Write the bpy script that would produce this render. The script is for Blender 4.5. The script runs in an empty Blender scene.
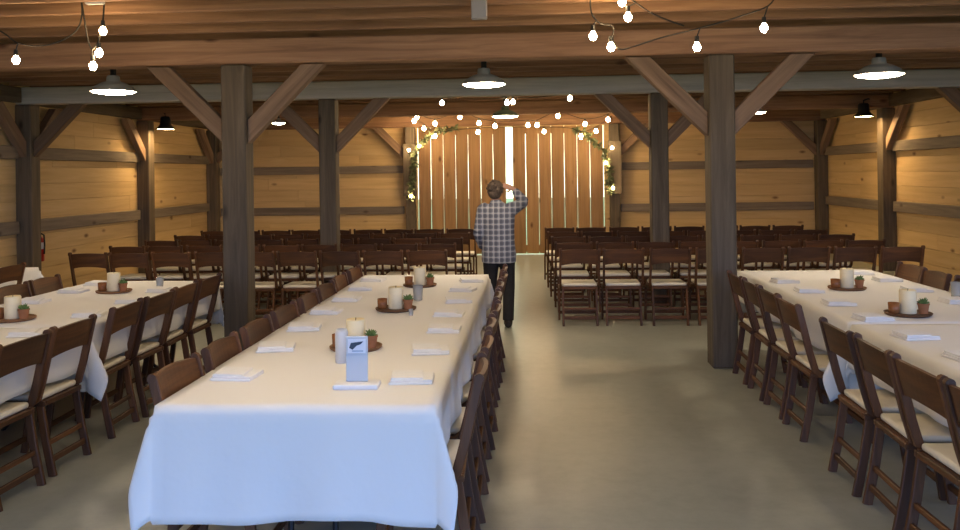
import bpy, bmesh, math, random
from mathutils import Vector, Matrix, Euler
random.seed(7)
PI = math.pi
S = bpy.context.scene
COL = S.collection
ORD = ['first', 'second', 'third', 'fourth', 'fifth', 'sixth', 'seventh', 'eighth', 'ninth', 'tenth', 'eleventh', 'twelfth',
       'thirteenth', 'fourteenth', 'fifteenth', 'sixteenth', 'seventeenth', 'eighteenth', 'nineteenth', 'twentieth']

# ------------------------------------------------------------------ camera
F = 850.0
CAMH = 1.70
TH = math.atan(49 / F)
RHO = math.radians(0.78)
CY = 173.7
c_, s_ = math.cos(TH), math.sin(TH)
cam_d = bpy.data.cameras.new('camera')
cam = bpy.data.objects.new('camera', cam_d)
COL.objects.link(cam)
cam_d.sensor_fit = 'HORIZONTAL'
cam_d.sensor_width = 36
cam_d.lens = F / 960 * 36
cam_d.shift_y = -(265 - CY) / 960
cam.matrix_world = (Matrix.Translation((0, 0, CAMH)) @ Matrix.Rotation(TH, 4, 'Z') @ Matrix.Rotation(PI / 2, 4, 'X')
                    @ Matrix.Rotation(-RHO, 4, 'Z'))
S.camera = cam


def at(px, py, Y):
    """the place in the barn, at the distance Y down its length, seen at a pixel of the photograph"""
    a, b = px - 480, CY - py
    u = a * math.cos(RHO) + b * math.sin(RHO)
    v = -a * math.sin(RHO) + b * math.cos(RHO)
    d = Vector((u * c_ - F * s_, u * s_ + F * c_, v))
    return Vector((0, 0, CAMH)) + d * (Y / d.y)


# ------------------------------------------------------------------ materials
def new_mat(name):
    m = bpy.data.materials.new(name)
    m.use_nodes = True
    nt = m.node_tree
    b = nt.nodes['Principled BSDF']
    return m, nt, b


def N(nt, t, **kw):
    n = nt.nodes.new(t)
    for k, v in kw.items():
        if k.startswith('i_'):
            n.inputs[k[2:].replace('_', ' ')].default_value = v
        else:
            setattr(n, k, v)
    return n


def ramp(nt, stops):
    r = nt.nodes.new('ShaderNodeValToRGB')
    e = r.color_ramp.elements
    while len(e) < len(stops):
        e.new(0.5)
    for k, (p, c) in enumerate(stops):
        e[k].position = p
        e[k].color = (*c, 1)
    return r


def plain(name, col, rough=0.5, metal=0, noise=0.0, nscale=20, trans=0, ior=1.45, emit=None, es=0, sheen=0, bump=0):
    m, nt, b = new_mat(name)
    b.inputs['Base Color'].default_value = (*col, 1)
    b.inputs['Roughness'].default_value = rough
    b.inputs['Metallic'].default_value = metal
    b.inputs['Transmission Weight'].default_value = trans
    b.inputs['IOR'].default_value = ior
    b.inputs['Sheen Weight'].default_value = sheen
    if emit:
        b.inputs['Emission Color'].default_value = (*emit, 1)
        b.inputs['Emission Strength'].default_value = es
    if noise or bump:
        tc = N(nt, 'ShaderNodeTexCoord')
        n = N(nt, 'ShaderNodeTexNoise', i_Scale=nscale, i_Detail=4.0)
        nt.links.new(tc.outputs['Object'], n.inputs['Vector'])
        if noise:
            r = ramp(nt, [(0.3, tuple(x * (1 - noise) for x in col)), (0.7, tuple(min(1, x * (1 + noise)) for x in col))])
            nt.links.new(n.outputs['Fac'], r.inputs['Fac'])
            nt.links.new(r.outputs['Color'], b.inputs['Base Color'])
        if bump:
            bp = N(nt, 'ShaderNodeBump', i_Strength=bump, i_Distance=0.01)
            nt.links.new(n.outputs['Fac'], bp.inputs['Height'])
            nt.links.new(bp.outputs['Normal'], b.inputs['Normal'])
    return m


def timber(name, axis, dark, mid, light, rough=0.75, scale=1.0, island=False, knots=True, var=0.35, bump=0.35):
    """sawn wood: streaks along one axis, dark knots, a tone of its own per piece"""
    m, nt, b = new_mat(name)
    L = nt.links.new
    tc = N(nt, 'ShaderNodeTexCoord')
    if island:
        rnd = N(nt, 'ShaderNodeNewGeometry').outputs['Random Per Island']
    else:
        rnd = N(nt, 'ShaderNodeObjectInfo').outputs['Random']
    off = N(nt, 'ShaderNodeMath', operation='MULTIPLY')
    off.inputs[1].default_value = 37.0
    L(rnd, off.inputs[0])
    add = N(nt, 'ShaderNodeVectorMath', operation='ADD')
    L(tc.outputs['Object'], add.inputs[0])
    L(off.outputs[0], add.inputs[1])
    mp = N(nt, 'ShaderNodeMapping')
    sc = [16.0 * scale] * 3
    sc['xyz'.index(axis)] = 0.9 * scale
    mp.inputs['Scale'].default_value = sc
    L(add.outputs[0], mp.inputs['Vector'])
    n = N(nt, 'ShaderNodeTexNoise', i_Scale=1.0, i_Detail=6.0, i_Roughness=0.65, i_Distortion=0.6)
    L(mp.outputs[0], n.inputs['Vector'])
    r = ramp(nt, [(0.22, dark), (0.5, mid), (0.78, light)])
    L(n.outputs['Fac'], r.inputs['Fac'])
    out = r.outputs['Color']
    if knots:
        mk = N(nt, 'ShaderNodeMapping')
        sk = [3.2] * 3
        sk['xyz'.index(axis)] = 1.5
        mk.inputs['Scale'].default_value = sk
        L(add.outputs[0], mk.inputs['Vector'])
        vo = N(nt, 'ShaderNodeTexVoronoi', i_Scale=1.0)
        L(mk.outputs[0], vo.inputs['Vector'])
        rk = ramp(nt, [(0.04, (0.32, 0.24, 0.2)), (0.13, (1, 1, 1))])
        L(vo.outputs['Distance'], rk.inputs['Fac'])
        mx = N(nt, 'ShaderNodeMix', data_type='RGBA', blend_type='MULTIPLY')
        mx.inputs[0].default_value = 1.0
        L(out, mx.inputs[6])
        L(rk.outputs['Color'], mx.inputs[7])
        out = mx.outputs[2]
    mr = N(nt, 'ShaderNodeMapRange')
    mr.inputs['To Min'].default_value = 1 - var
    mr.inputs['To Max'].default_value = 1 + var
    L(rnd, mr.inputs['Value'])
    hs = N(nt, 'ShaderNodeHueSaturation')
    L(mr.outputs[0], hs.inputs['Value'])
    L(out, hs.inputs['Color'])
    L(hs.outputs['Color'], b.inputs['Base Color'])
    b.inputs['Roughness'].default_value = rough
    bp = N(nt, 'ShaderNodeBump', i_Strength=bump, i_Distance=0.006)
    L(n.outputs['Fac'], bp.inputs['Height'])
    L(bp.outputs['Normal'], b.inputs['Normal'])
    return m


GREY = ((0.052, 0.038, 0.024), (0.11, 0.082, 0.052), (0.18, 0.138, 0.092))
BROWN = ((0.13, 0.065, 0.034), (0.27, 0.145, 0.078), (0.40, 0.235, 0.13))
PINE = ((0.50, 0.33, 0.145), (0.62, 0.43, 0.20), (0.70, 0.51, 0.265))
DOORW = ((0.22, 0.12, 0.047), (0.32, 0.185, 0.08), (0.40, 0.245, 0.115))
M = {}
M['post'] = timber('weathered_post', 'z', *GREY, var=0.15)
M['brace'] = timber('brace_wood', 'x', (0.10, 0.06, 0.035), (0.20, 0.125, 0.075), (0.29, 0.19, 0.12), var=0.25)
M['beam_x'] = timber('beam_wood', 'x', *BROWN, var=0.15)
M['beam_grey'] = timber('beam_grey_wood', 'x', (0.36, 0.34, 0.295), (0.54, 0.515, 0.455), (0.66, 0.63, 0.57), var=0.15)
M['plate_y'] = timber('plate_wood', 'y', *GREY, var=0.2)
M['girt_x'] = timber('girt_wood_x', 'x', (0.11, 0.085, 0.06), (0.19, 0.15, 0.11), (0.27, 0.22, 0.16), var=0.15)
M['girt_y'] = timber('girt_wood_y', 'y', (0.11, 0.085, 0.06), (0.19, 0.15, 0.11), (0.27, 0.22, 0.16), var=0.15)
M['joist'] = timber('joist_wood', 'x', *BROWN, var=0.3)
M['deck'] = timber('loft_deck', 'y', (0.12, 0.11, 0.055), (0.20, 0.18, 0.095), (0.28, 0.24, 0.14), island=True, var=0.3)
M['pine_x'] = timber('pine_boards_x', 'x', *PINE, island=True, var=0.09, scale=0.7, bump=0.1)
M['pine_y'] = timber('pine_boards_y', 'y', *PINE, island=True, var=0.09, scale=0.7, bump=0.1)
M['door'] = timber('door_boards', 'z', *DOORW, island=True, var=0.18, scale=0.8, bump=0.15)
M['chair'] = timber('chair_wood', 'z', (0.030, 0.010, 0.003), (0.080, 0.028, 0.007), (0.16, 0.062, 0.015), rough=0.55, knots=False, var=0.3, bump=0.05)
M['chair_rail'] = timber('chair_rail_wood', 'x', (0.030, 0.010, 0.003), (0.080, 0.028, 0.007), (0.16, 0.062, 0.015), rough=0.55, knots=False, var=0.3, bump=0.05)
M['seat'] = plain('ivory_vinyl', (0.78, 0.72, 0.58), rough=0.45, noise=0.04)
M['ply'] = timber('plywood', 'y', (0.3, 0.2, 0.11), (0.4, 0.28, 0.16), (0.48, 0.35, 0.22), knots=False)
M['steel'] = plain('dark_steel', (0.05, 0.05, 0.055), rough=0.4, metal=0.8)
M['enamel'] = plain('grey_enamel', (0.36, 0.36, 0.32), rough=0.35)
M['enamel_green'] = plain('green_enamel', (0.06, 0.085, 0.06), rough=0.35)
M['enamel_in'] = plain('white_enamel', (0.8, 0.8, 0.78), rough=0.4)
M['black'] = plain('black_plastic', (0.012, 0.012, 0.012), rough=0.5)
M['lamp'] = plain('lamp_diffuser', (0.9, 0.9, 0.85), emit=(1.0, 0.80, 0.56), es=70)
M['sconce'] = plain('sconce_diffuser', (0.9, 0.9, 0.85), emit=(1.0, 0.66, 0.30), es=110)
M['bulb'] = plain('warm_bulb', (0.95, 0.85, 0.65), emit=(1.0, 0.70, 0.36), es=170)
M['cord'] = plain('cord_black', (0.02, 0.016, 0.013), rough=0.7)
M['candle'] = plain('ivory_wax', (0.83, 0.72, 0.47), rough=0.5, noise=0.05)
M['wick'] = plain('wick', (0.03, 0.025, 0.02), rough=0.9)
M['slab'] = timber('wood_slice', 'x', (0.10, 0.045, 0.02), (0.18, 0.085, 0.035), (0.27, 0.14, 0.06), knots=False)
M['amber'] = plain('amber_glass', (0.26, 0.10, 0.035), rough=0.15, noise=0.25, nscale=40)
M['terra'] = plain('terracotta', (0.34, 0.14, 0.06), rough=0.8, noise=0.2)
M['soil'] = plain('soil', (0.03, 0.02, 0.014), rough=1)
M['leaf'] = plain('succulent_green', (0.10, 0.17, 0.045), rough=0.6, noise=0.35, nscale=30)
M['garland'] = plain('garland_green', (0.13, 0.15, 0.07), rough=0.65, noise=0.5, nscale=9)
M['stem'] = plain('stem_brown', (0.07, 0.045, 0.025), rough=0.9)
M['glass'] = plain('clear_glass', (0.92, 0.94, 0.94), rough=0.06, trans=0.7)
M['frost'] = plain('frosted_jar', (0.82, 0.83, 0.86), rough=0.3, trans=0.35)
M['napkin'] = plain('white_napkin', (0.80, 0.80, 0.80), rough=0.9, sheen=0.2, noise=0.03, nscale=30)
M['paper'] = plain('card_paper', (0.66, 0.70, 0.80), rough=0.6)
M['ink'] = plain('dark_print', (0.03, 0.05, 0.08), rough=0.6)
M['ink2'] = plain('pale_print', (0.30, 0.40, 0.55), rough=0.6)
M['acrylic'] = plain('white_acrylic', (0.50, 0.54, 0.62), rough=0.2)
M['red'] = plain('extinguisher_red', (0.42, 0.02, 0.015), rough=0.3)
M['label'] = plain('white_label', (0.7, 0.7, 0.68), rough=0.5)
M['boxgrey'] = plain('grey_box', (0.30, 0.29, 0.29), rough=0.5)
M['boxwhite'] = plain('white_box', (0.75, 0.68, 0.6), rough=0.5)
M['skin'] = plain('skin', (0.50, 0.27, 0.18), rough=0.55, noise=0.06)
M['hair'] = plain('brown_hair', (0.085, 0.058, 0.04), rough=0.8, noise=0.45, nscale=60, bump=0.6)
M['trousers'] = plain('dark_trousers', (0.014, 0.013, 0.015), rough=0.85, noise=0.2)
M['shoe'] = plain('dark_shoe', (0.02, 0.014, 0.010), rough=0.5)
M['eye'] = plain('eye_dark', (0.02, 0.015, 0.01), rough=0.2)
M['grass'] = plain('grass_green', (0.20, 0.27, 0.10), rough=0.9, noise=0.3, nscale=3)

# tablecloth: white cotton with a soft crumple
m, nt, b = new_mat('white_tablecloth')
b.inputs['Base Color'].default_value = (0.80, 0.79, 0.77, 1)
b.inputs['Roughness'].default_value = 0.85
b.inputs['Sheen Weight'].default_value = 0.15
tc = N(nt, 'ShaderNodeTexCoord')
n1 = N(nt, 'ShaderNodeTexNoise', i_Scale=5.0, i_Detail=4.0)
nt.links.new(tc.outputs['Object'], n1.inputs['Vector'])
bp = N(nt, 'ShaderNodeBump', i_Strength=0.25, i_Distance=0.02)
nt.links.new(n1.outputs['Fac'], bp.inputs['Height'])
nt.links.new(bp.outputs['Normal'], b.inputs['Normal'])
M['cloth'] = m

# concrete floor: trowelled, mottled, faint sheen
m, nt, b = new_mat('polished_concrete')
L = nt.links.new
tc = N(nt, 'ShaderNodeTexCoord')
n1 = N(nt, 'ShaderNodeTexNoise', i_Scale=0.55, i_Detail=8.0, i_Roughness=0.6, i_Distortion=0.4)
n2 = N(nt, 'ShaderNodeTexNoise', i_Scale=9.0, i_Detail=6.0, i_Roughness=0.7)
L(tc.outputs['Object'], n1.inputs['Vector'])
L(tc.outputs['Object'], n2.inputs['Vector'])
mx = N(nt, 'ShaderNodeMix', data_type='FLOAT')
mx.inputs[0].default_value = 0.35
L(n1.outputs['Fac'], mx.inputs[2])
L(n2.outputs['Fac'], mx.inputs[3])
r = ramp(nt, [(0.30, (0.25, 0.262, 0.225)), (0.5, (0.34, 0.355, 0.31)), (0.72, (0.42, 0.435, 0.385))])
L(mx.outputs[0], r.inputs['Fac'])
L(r.outputs['Color'], b.inputs['Base Color'])
rr = N(nt, 'ShaderNodeMapRange')
rr.inputs['To Min'].default_value = 0.22
rr.inputs['To Max'].default_value = 0.42
L(n1.outputs['Fac'], rr.inputs['Value'])
L(rr.outputs[0], b.inputs['Roughness'])
b.inputs['Specular IOR Level'].default_value = 0.35
M['floor'] = m

# plaid flannel: crossing light and dark bands woven in the cloth
m, nt, b = new_mat('plaid_flannel')
L = nt.links.new
tc = N(nt, 'ShaderNodeTexCoord')
sx = N(nt, 'ShaderNodeSeparateXYZ')
L(tc.outputs['Object'], sx.inputs[0])


def band(sock, period, width, ph=0.0):
    a = N(nt, 'ShaderNodeMath', operation='ADD')
    a.inputs[1].default_value = 10 + ph
    L(sock, a.inputs[0])
    d = N(nt, 'ShaderNodeMath', operation='DIVIDE')
    d.inputs[1].default_value = period
    L(a.outputs[0], d.inputs[0])
    f = N(nt, 'ShaderNodeMath', operation='FRACT')
    L(d.outputs[0], f.inputs[0])
    l = N(nt, 'ShaderNodeMath', operation='LESS_THAN')
    l.inputs[1].default_value = width
    L(f.outputs[0], l.inputs[0])
    return l.outputs[0]


def mixc(fac, a, col, k):
    mu = N(nt, 'ShaderNodeMath', operation='MULTIPLY')
    mu.inputs[1].default_value = k
    L(fac, mu.inputs[0])
    x = N(nt, 'ShaderNodeMix', data_type='RGBA')
    L(mu.outputs[0], x.inputs[0])
    if isinstance(a, tuple):
        x.inputs[6].default_value = (*a, 1)
    else:
        L(a, x.inputs[6])
    x.inputs[7].default_value = (*col, 1)
    return x.outputs[2]


cc = mixc(band(sx.outputs['X'], 0.06, 0.5), (0.25, 0.26, 0.30), (0.07, 0.075, 0.10), 0.75)
cc = mixc(band(sx.outputs['Z'], 0.06, 0.5), cc, (0.06, 0.06, 0.085), 0.6)
cc = mixc(band(sx.outputs['X'], 0.06, 0.16, 0.015), cc, (0.46, 0.45, 0.45), 0.6)
cc = mixc(band(sx.outputs['Z'], 0.06, 0.16, 0.02), cc, (0.46, 0.44, 0.43), 0.55)
L(cc, b.inputs['Base Color'])
b.inputs['Roughness'].default_value = 0.9
M['plaid'] = m


# ------------------------------------------------------------------ mesh helpers
class MB:
    """collects shapes into one mesh"""

    def __init__(self):
        self.bm = bmesh.new()

    def _merge(self, tmp, mat=None):
        if mat is not None:
            bmesh.ops.transform(tmp, matrix=mat, verts=tmp.verts)
        me = bpy.data.meshes.new('tmp')
        tmp.to_mesh(me)
        tmp.free()
        self.bm.from_mesh(me)
        bpy.data.meshes.remove(me)

    def box(self, c, s, rot=None, bev=0.0, seg=1):
        t = bmesh.new()
        bmesh.ops.create_cube(t, size=1)
        bmesh.ops.scale(t, vec=s, verts=t.verts)
        if bev:
            bmesh.ops.bevel(t, geom=t.edges[:], offset=bev, segments=seg, affect='EDGES', profile=0.5)
        mt = Matrix.Translation(c)
        if rot is not None:
            mt = mt @ rot.to_4x4()
        self._merge(t, mt)
        return self

    def bb(self, x0, x1, y0, y1, z0, z1, bev=0.0, seg=1):
        return self.box(((x0 + x1) / 2, (y0 + y1) / 2, (z0 + z1) / 2), (x1 - x0, y1 - y0, z1 - z0), None, bev, seg)

    def sweep(self, pts, rad, segs=8, up=Vector((1, 0, 0)), cap=True):
        """tube / tapering limb: rad is a number, a list, or a list of (ra, rb) for ellipses"""
        t = self.bm
        pts = [Vector(p) for p in pts]
        rings = []
        for i, p in enumerate(pts):
            a = pts[max(i - 1, 0)]
            d = pts[min(i + 1, len(pts) - 1)]
            tan = (d - a).normalized()
            u = up - tan * up.dot(tan)
            if u.length < 1e-3:
                u = Vector((0, 1, 0)) - tan * tan.y
            u.normalize()
            w = tan.cross(u)
            r_ = rad[i] if isinstance(rad, list) else rad
            ra, rb = r_ if isinstance(r_, tuple) else (r_, r_)
            rings.append([t.verts.new(p + u * (ra * math.cos(2 * PI * k / segs)) + w * (rb * math.sin(2 * PI * k / segs))) for k in range(segs)])
        for q, w in zip(rings, rings[1:]):
            for k in range(segs):
                t.faces.new((q[k], q[(k + 1) % segs], w[(k + 1) % segs], w[k]))
        if cap:
            t.faces.new(rings[0][::-1])
            t.faces.new(rings[-1])
        return self

    def bar(self, pts, w, th, up=Vector((1, 0, 0)), round_top=False):
        """rectangular bar along a path: w along up, th across"""
        t = self.bm
        pts = [Vector(p) for p in pts]
        rings = []
        for i, p in enumerate(pts):
            tan = (pts[min(i + 1, len(pts) - 1)] - pts[max(i - 1, 0)]).normalized()
            u = (up - tan * up.dot(tan)).normalized()
            v = tan.cross(u)
            ch = 0.2
            ring = []
            for (a, b2) in ((1, 1 - ch), (1 - ch, 1), (-1 + ch, 1), (-1, 1 - ch), (-1, -1 + ch), (-1 + ch, -1), (1 - ch, -1), (1, -1 + ch)):
                ring.append(t.verts.new(p + u * (a * w / 2) + v * (b2 * th / 2)))
            rings.append(ring)
        for q, r2 in zip(rings, rings[1:]):
            for k in range(8):
                t.faces.new((q[k], q[(k + 1) % 8], r2[(k + 1) % 8], r2[k]))
        t.faces.new(rings[0][::-1])
        t.faces.new(rings[-1])
        return self

    def lathe(self, prof, c=(0, 0, 0), segs=20):
        t = self.bm
        c = Vector(c)
        rings = []
        for (r_, z) in prof:
            if r_ < 1e-5:
                rings.append([t.verts.new(c + Vector((0, 0, z)))])
            else:
                rings.append([t.verts.new(c + Vector((r_ * math.cos(2 * PI * k / segs), r_ * math.sin(2 * PI * k / segs), z))) for k in range(segs)])
        for q, w in zip(rings, rings[1:]):
            for k in range(segs):
                k2 = (k + 1) % segs
                if len(q) == 1 and len(w) > 1:
                    t.faces.new((q[0], w[k2], w[k]))
                elif len(w) == 1 and len(q) > 1:
                    t.faces.new((q[k], q[k2], w[0]))
                elif len(q) > 1:
                    t.faces.new((q[k], q[k2], w[k2], w[k]))
        return self

    def ball(self, c, r, seg=14, rot=None):
        t = bmesh.new()
        bmesh.ops.create_uvsphere(t, u_segments=seg, v_segments=max(6, seg * 2 // 3), radius=1)
        if not isinstance(r, (tuple, list)):
            r = (r, r, r)
        bmesh.ops.scale(t, vec=r, verts=t.verts)
        mt = Matrix.Translation(c)
        if rot is not None:
            mt = mt @ rot.to_4x4()
        self._merge(t, mt)
        return self

    def mesh(self, name, mat, smooth=False):
        bmesh.ops.recalc_face_normals(self.bm, faces=self.bm.faces)
        me = bpy.data.meshes.new(name)
        self.bm.to_mesh(me)
        self.bm.free()
        me.materials.append(mat)
        if smooth:
            for p in me.polygons:
                p.use_smooth = True
        return me

    def build(self, name, mat, parent=None, smooth=False, loc=None, rot=None):
        o = bpy.data.objects.new(name, self.mesh(name, mat, smooth))
        COL.objects.link(o)
        if parent is not None:
            o.parent = parent
        if loc is not None:
            o.location = loc
        if rot is not None:
            o.rotation_euler = rot
        return o


def tag(o, label=None, cat=None, group=None, kind=None):
    if label:
        o['label'] = label
    if cat:
        o['category'] = cat
    if group:
        o['group'] = group
    if kind:
        o['kind'] = kind
    return o


def empty(name, loc=(0, 0, 0), rz=0.0):
    o = bpy.data.objects.new(name, None)
    o.empty_display_size = 0.1
    o.location = loc
    o.rotation_euler = (0, 0, rz)
    COL.objects.link(o)
    return o


def copy_tree(o, parent=None):
    c = o.copy()
    COL.objects.link(c)
    if parent is not None:
        c.parent = parent
    for ch in list(o.children):
        copy_tree(ch, c)
    return c


def solid(o, t=0.004):
    md = o.modifiers.new('thickness', 'SOLIDIFY')
    md.thickness = t
    md.offset = -1
    return o


# ------------------------------------------------------------------ room measures
WL, WR = -6.80, 6.05           # inner faces of side walls
YB, YF = 17.80, -2.2           # inner face of back wall, front end
FR = [7.50, 11.00, 14.50]      # cross frames
PX = [-2.61, 1.66]             # inner post rows
PW = 0.22
ZB0, ZB1 = 2.70, 2.93          # tie beams
ZD = 3.13                      # loft deck
DX0, DX1, DZ = -2.34, 1.56, 2.68   # door opening

# floor
tag(MB().bb(WL - 0.1, WR + 0.1, YF, YB + 0.12, -0.12, 0).build('floor', M['floor']), 'bare grey concrete floor of the barn', 'floor', kind='structure')
tag(MB().bb(-40, 40, YB + 0.13, 60, -0.3, -0.06).build('ground', M['grass']), 'green grass ground outside behind the barn door', 'ground', kind='structure')
tag(MB().bb(WR + 0.12, 40, YF - 0.005, YB + 0.12, -0.3, -0.06).build('ground', M['grass']), 'green grass ground beside the barn', 'ground', kind='structure')
tag(MB().bb(-40, 40, -40, YF - 0.01, -0.3, -0.06).build('ground', M['grass']), 'green grass ground outside the open front', 'ground', kind='structure')


# walls of wide horizontal boards
def boards_wall(name, label, axis, a0, a1, pos, thick, z0, z1, mat, holes=()):
    mb = MB()
    h = 0.235
    z = z0
    while z < z1 - 0.01:
        zt = min(z + h - 0.004, z1)
        cuts = sorted(random.uniform(a0, a1) for _ in range(int((a1 - a0) / 4)))
        segs = []
        p = a0
        for q in cuts + [a1]:
            if q - p > 0.3:
                segs.append((p, q - 0.002))
                p = q
        if segs and segs[-1][1] < a1 - 0.01:
            segs[-1] = (segs[-1][0], a1)
        for (u0, u1) in segs:
            parts = [(u0, u1)]
            for (h0, h1, hz) in holes:
                if z < hz - 0.02:
                    new = []
                    for (v0, v1) in parts:
                        if v1 <= h0 or v0 >= h1:
                            new.append((v0, v1))
                        else:
                            if v0 < h0:
                                new.append((v0, h0))
                            if v1 > h1:
                                new.append((h1, v1))
                    parts = new
            for (v0, v1) in parts:
                if axis == 'x':
                    mb.bb(v0, v1, pos, pos + thick, z, zt, 0.003)
                else:
                    mb.bb(pos, pos + thick, v0, v1, z, zt, 0.003)
        z += h
    # a backing sheet closes the hairline joints
    if axis == 'y':
        x0 = pos + thick if thick > 0 else pos + thick
        s = 1 if thick > 0 else -1
        mb.bb(min(x0, x0 + s * 0.02), max(x0, x0 + s * 0.02), a0, a1, z0, z1)
    else:
        for (v0, v1) in ((a0, holes[0][0]), (holes[0][1], a1)):
            mb.bb(v0, v1, pos + thick, pos + thick + 0.02, z0, z1)
        mb.bb(holes[0][0], holes[0][1], pos + thick, pos + thick + 0.02, holes[0][2], z1)
    o = mb.build(name, mat)
    tag(o, label, 'wall', kind='structure')
    return o


boards_wall('wall_left', 'pale pine board wall along the left side', 'y', YF, YB, WL, -0.03, 0.0, 3.2, M['pine_y'])
boards_wall('wall_right', 'pale pine board wall along the right side', 'y', 3.4, YB, WR, 0.03, 0.0, 3.2, M['pine_y'])
boards_wall('wall_right', 'narrow pine wall beside the unseen opening added in the right side', 'y', YF, -1.9, WR, 0.03, 0.0, 3.2, M['pine_y'])
boards_wall('wall_right', 'pine wall strip over the unseen opening added in the right side', 'y', -1.9, 3.4, WR, 0.03, 2.9, 3.2, M['pine_y'])  # unseen side opening, added to let blue daylight onto the right
boards_wall('wall_back', 'pale pine board wall on both sides of the barn door', 'x', WL - 0.05, WR + 0.05, YB, 0.03, 0.0, 3.2, M['pine_x'], holes=((DX0, DX1, DZ),))
# front wall behind the camera, with its wide open doorway
fw = MB()
fw.bb(WL - 0.05, -5.0, YF - 0.05, YF, 0, 3.2)
fw.bb(5.0, WR + 0.05, YF - 0.05, YF, 0, 3.2)
fw.bb(-5.0, 5.0, YF - 0.05, YF, 2.95, 3.2)
tag(fw.build('wall_front', M['pine_x']), 'pine board front wall around the open doorway', 'wall', kind='structure')

# loft deck over the joists
dk = MB()
x = WL - 0.05
while x < WR + 0.04:
    x2 = min(x + 0.19, WR + 0.05)
    dk.bb(x, x2 - 0.004, YF, YB, ZD, ZD + 0.03)
    x += 0.19
dk.bb(WL - 0.05, WR + 0.05, YF, YB, ZD + 0.03, ZD + 0.05)
tag(dk.build('ceiling', M['deck']), 'greenish loft floor boards above the ceiling joists', 'ceiling', kind='structure')

# joists across the barn
y = 4.35
jn = 0
while y < YB - 0.1:
    o = MB().box((0, 0, 0), (WR - WL - 0.02, 0.055, ZD - ZB1 - 0.004), bev=0.006).build('ceiling_joist', M['joist'], loc=((WL + WR) / 2, y, (ZD + ZB1) / 2))
    if y < FR[0]:
        lab = 'rough brown ceiling joist in front of the nearest cross beam, %s counted towards the open front' % ORD[int((FR[0] - y) / 0.46)]
    else:
        lab = 'rough brown ceiling joist, %s beyond the nearest cross beam' % (ORD + ['twenty-' + q for q in ORD[:9]])[int((y - FR[0]) / 0.46)]
    tag(o, lab, 'joist', 'ceiling joists under the loft', 'structure')
    y += 0.46
    jn += 1

# tie beams
TB = [('long brown tie beam across the barn at the two nearest posts', M['beam_x']),
      ('long grey tie beam across the barn behind the nearest tie beam', M['beam_grey']),
      ('long dark tie beam across the barn third from the front', M['beam_x'])]
for k, (lab, mt) in enumerate(TB):
    o = MB().box((0, 0, 0), (WR - WL - 0.02, 0.21, ZB1 - ZB0 - 0.006), bev=0.012).build('tie_beam', mt, loc=((WL + WR) / 2, FR[k], (ZB0 + ZB1) / 2))
    tag(o, lab, 'beam', 'tie beams across the barn')
o = MB().box((0, 0, 0), (WR - WL - 0.02, 0.14, 0.238), bev=0.012).build('tie_beam', M['beam_x'], loc=((WL + WR) / 2, YB - 0.072, 2.81))
tag(o, 'dark beam along the top of the back wall above the barn door', 'beam', 'tie beams across the barn')
# wall plates along the sides, between frames
for sx_, X, side in ((-1, WL + 0.062, 'left'), (1, WR - 0.062, 'right')):
    ys = [4.0] + FR + [YB - 0.15]
    for k in range(4):
        y0, y1 = ys[k] + 0.125, ys[k + 1] - 0.125
        if k == 3:
            y1 = YB - 0.15
        o = MB().bb(-0.058, 0.058, y0, y1, 2.72, 2.92, 0.01).build('wall_plate', M['plate_y'], loc=(X, 0, 0))
        tag(o, 'heavy timber plate along the top of the %s wall, %s length counted from the back' % (side, ORD[3 - k]), 'wall plate', 'wall plates')

# horizontal girts on the walls
for z, lvl in ((0.955, 'lower'), (1.815, 'upper')):
    for (x0, x1, side) in ((WL + 0.24, PX[0] - 0.02, 'left'), (1.89, WR - 0.24, 'right')):
        o = MB().bb(x0, x1, YB - 0.062, YB - 0.002, z - 0.08, z + 0.08, 0.008).build('wall_girt', M['girt_x'])
        tag(o, '%s horizontal timber rail on the back wall to the %s of the barn door' % (lvl, side), 'wall rail', 'horizontal wall rails')
for z, lvl in ((1.07, 'lower'), (2.06, 'upper')):
    for X0, X1, side in ((WL + 0.002, WL + 0.082, 'left'), (WR - 0.082, WR - 0.002, 'right')):
        ys = [4.0] + FR[1:] + [YB - 0.02]
        for k in range(3):
            y0 = ys[k] + (0.15 if k else 0)
            y1 = ys[k + 1] - 0.15 if k < 2 else YB - 0.25
            o = MB().bb(X0, X1, y0, y1, z - 0.085, z + 0.085, 0.008).build('wall_girt', M['girt_y'])
            tag(o, '%s horizontal timber rail on the %s wall, %s stretch counted from the back corner' % (lvl, side, ORD[2 - k]), 'wall rail', 'horizontal wall rails')


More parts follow.
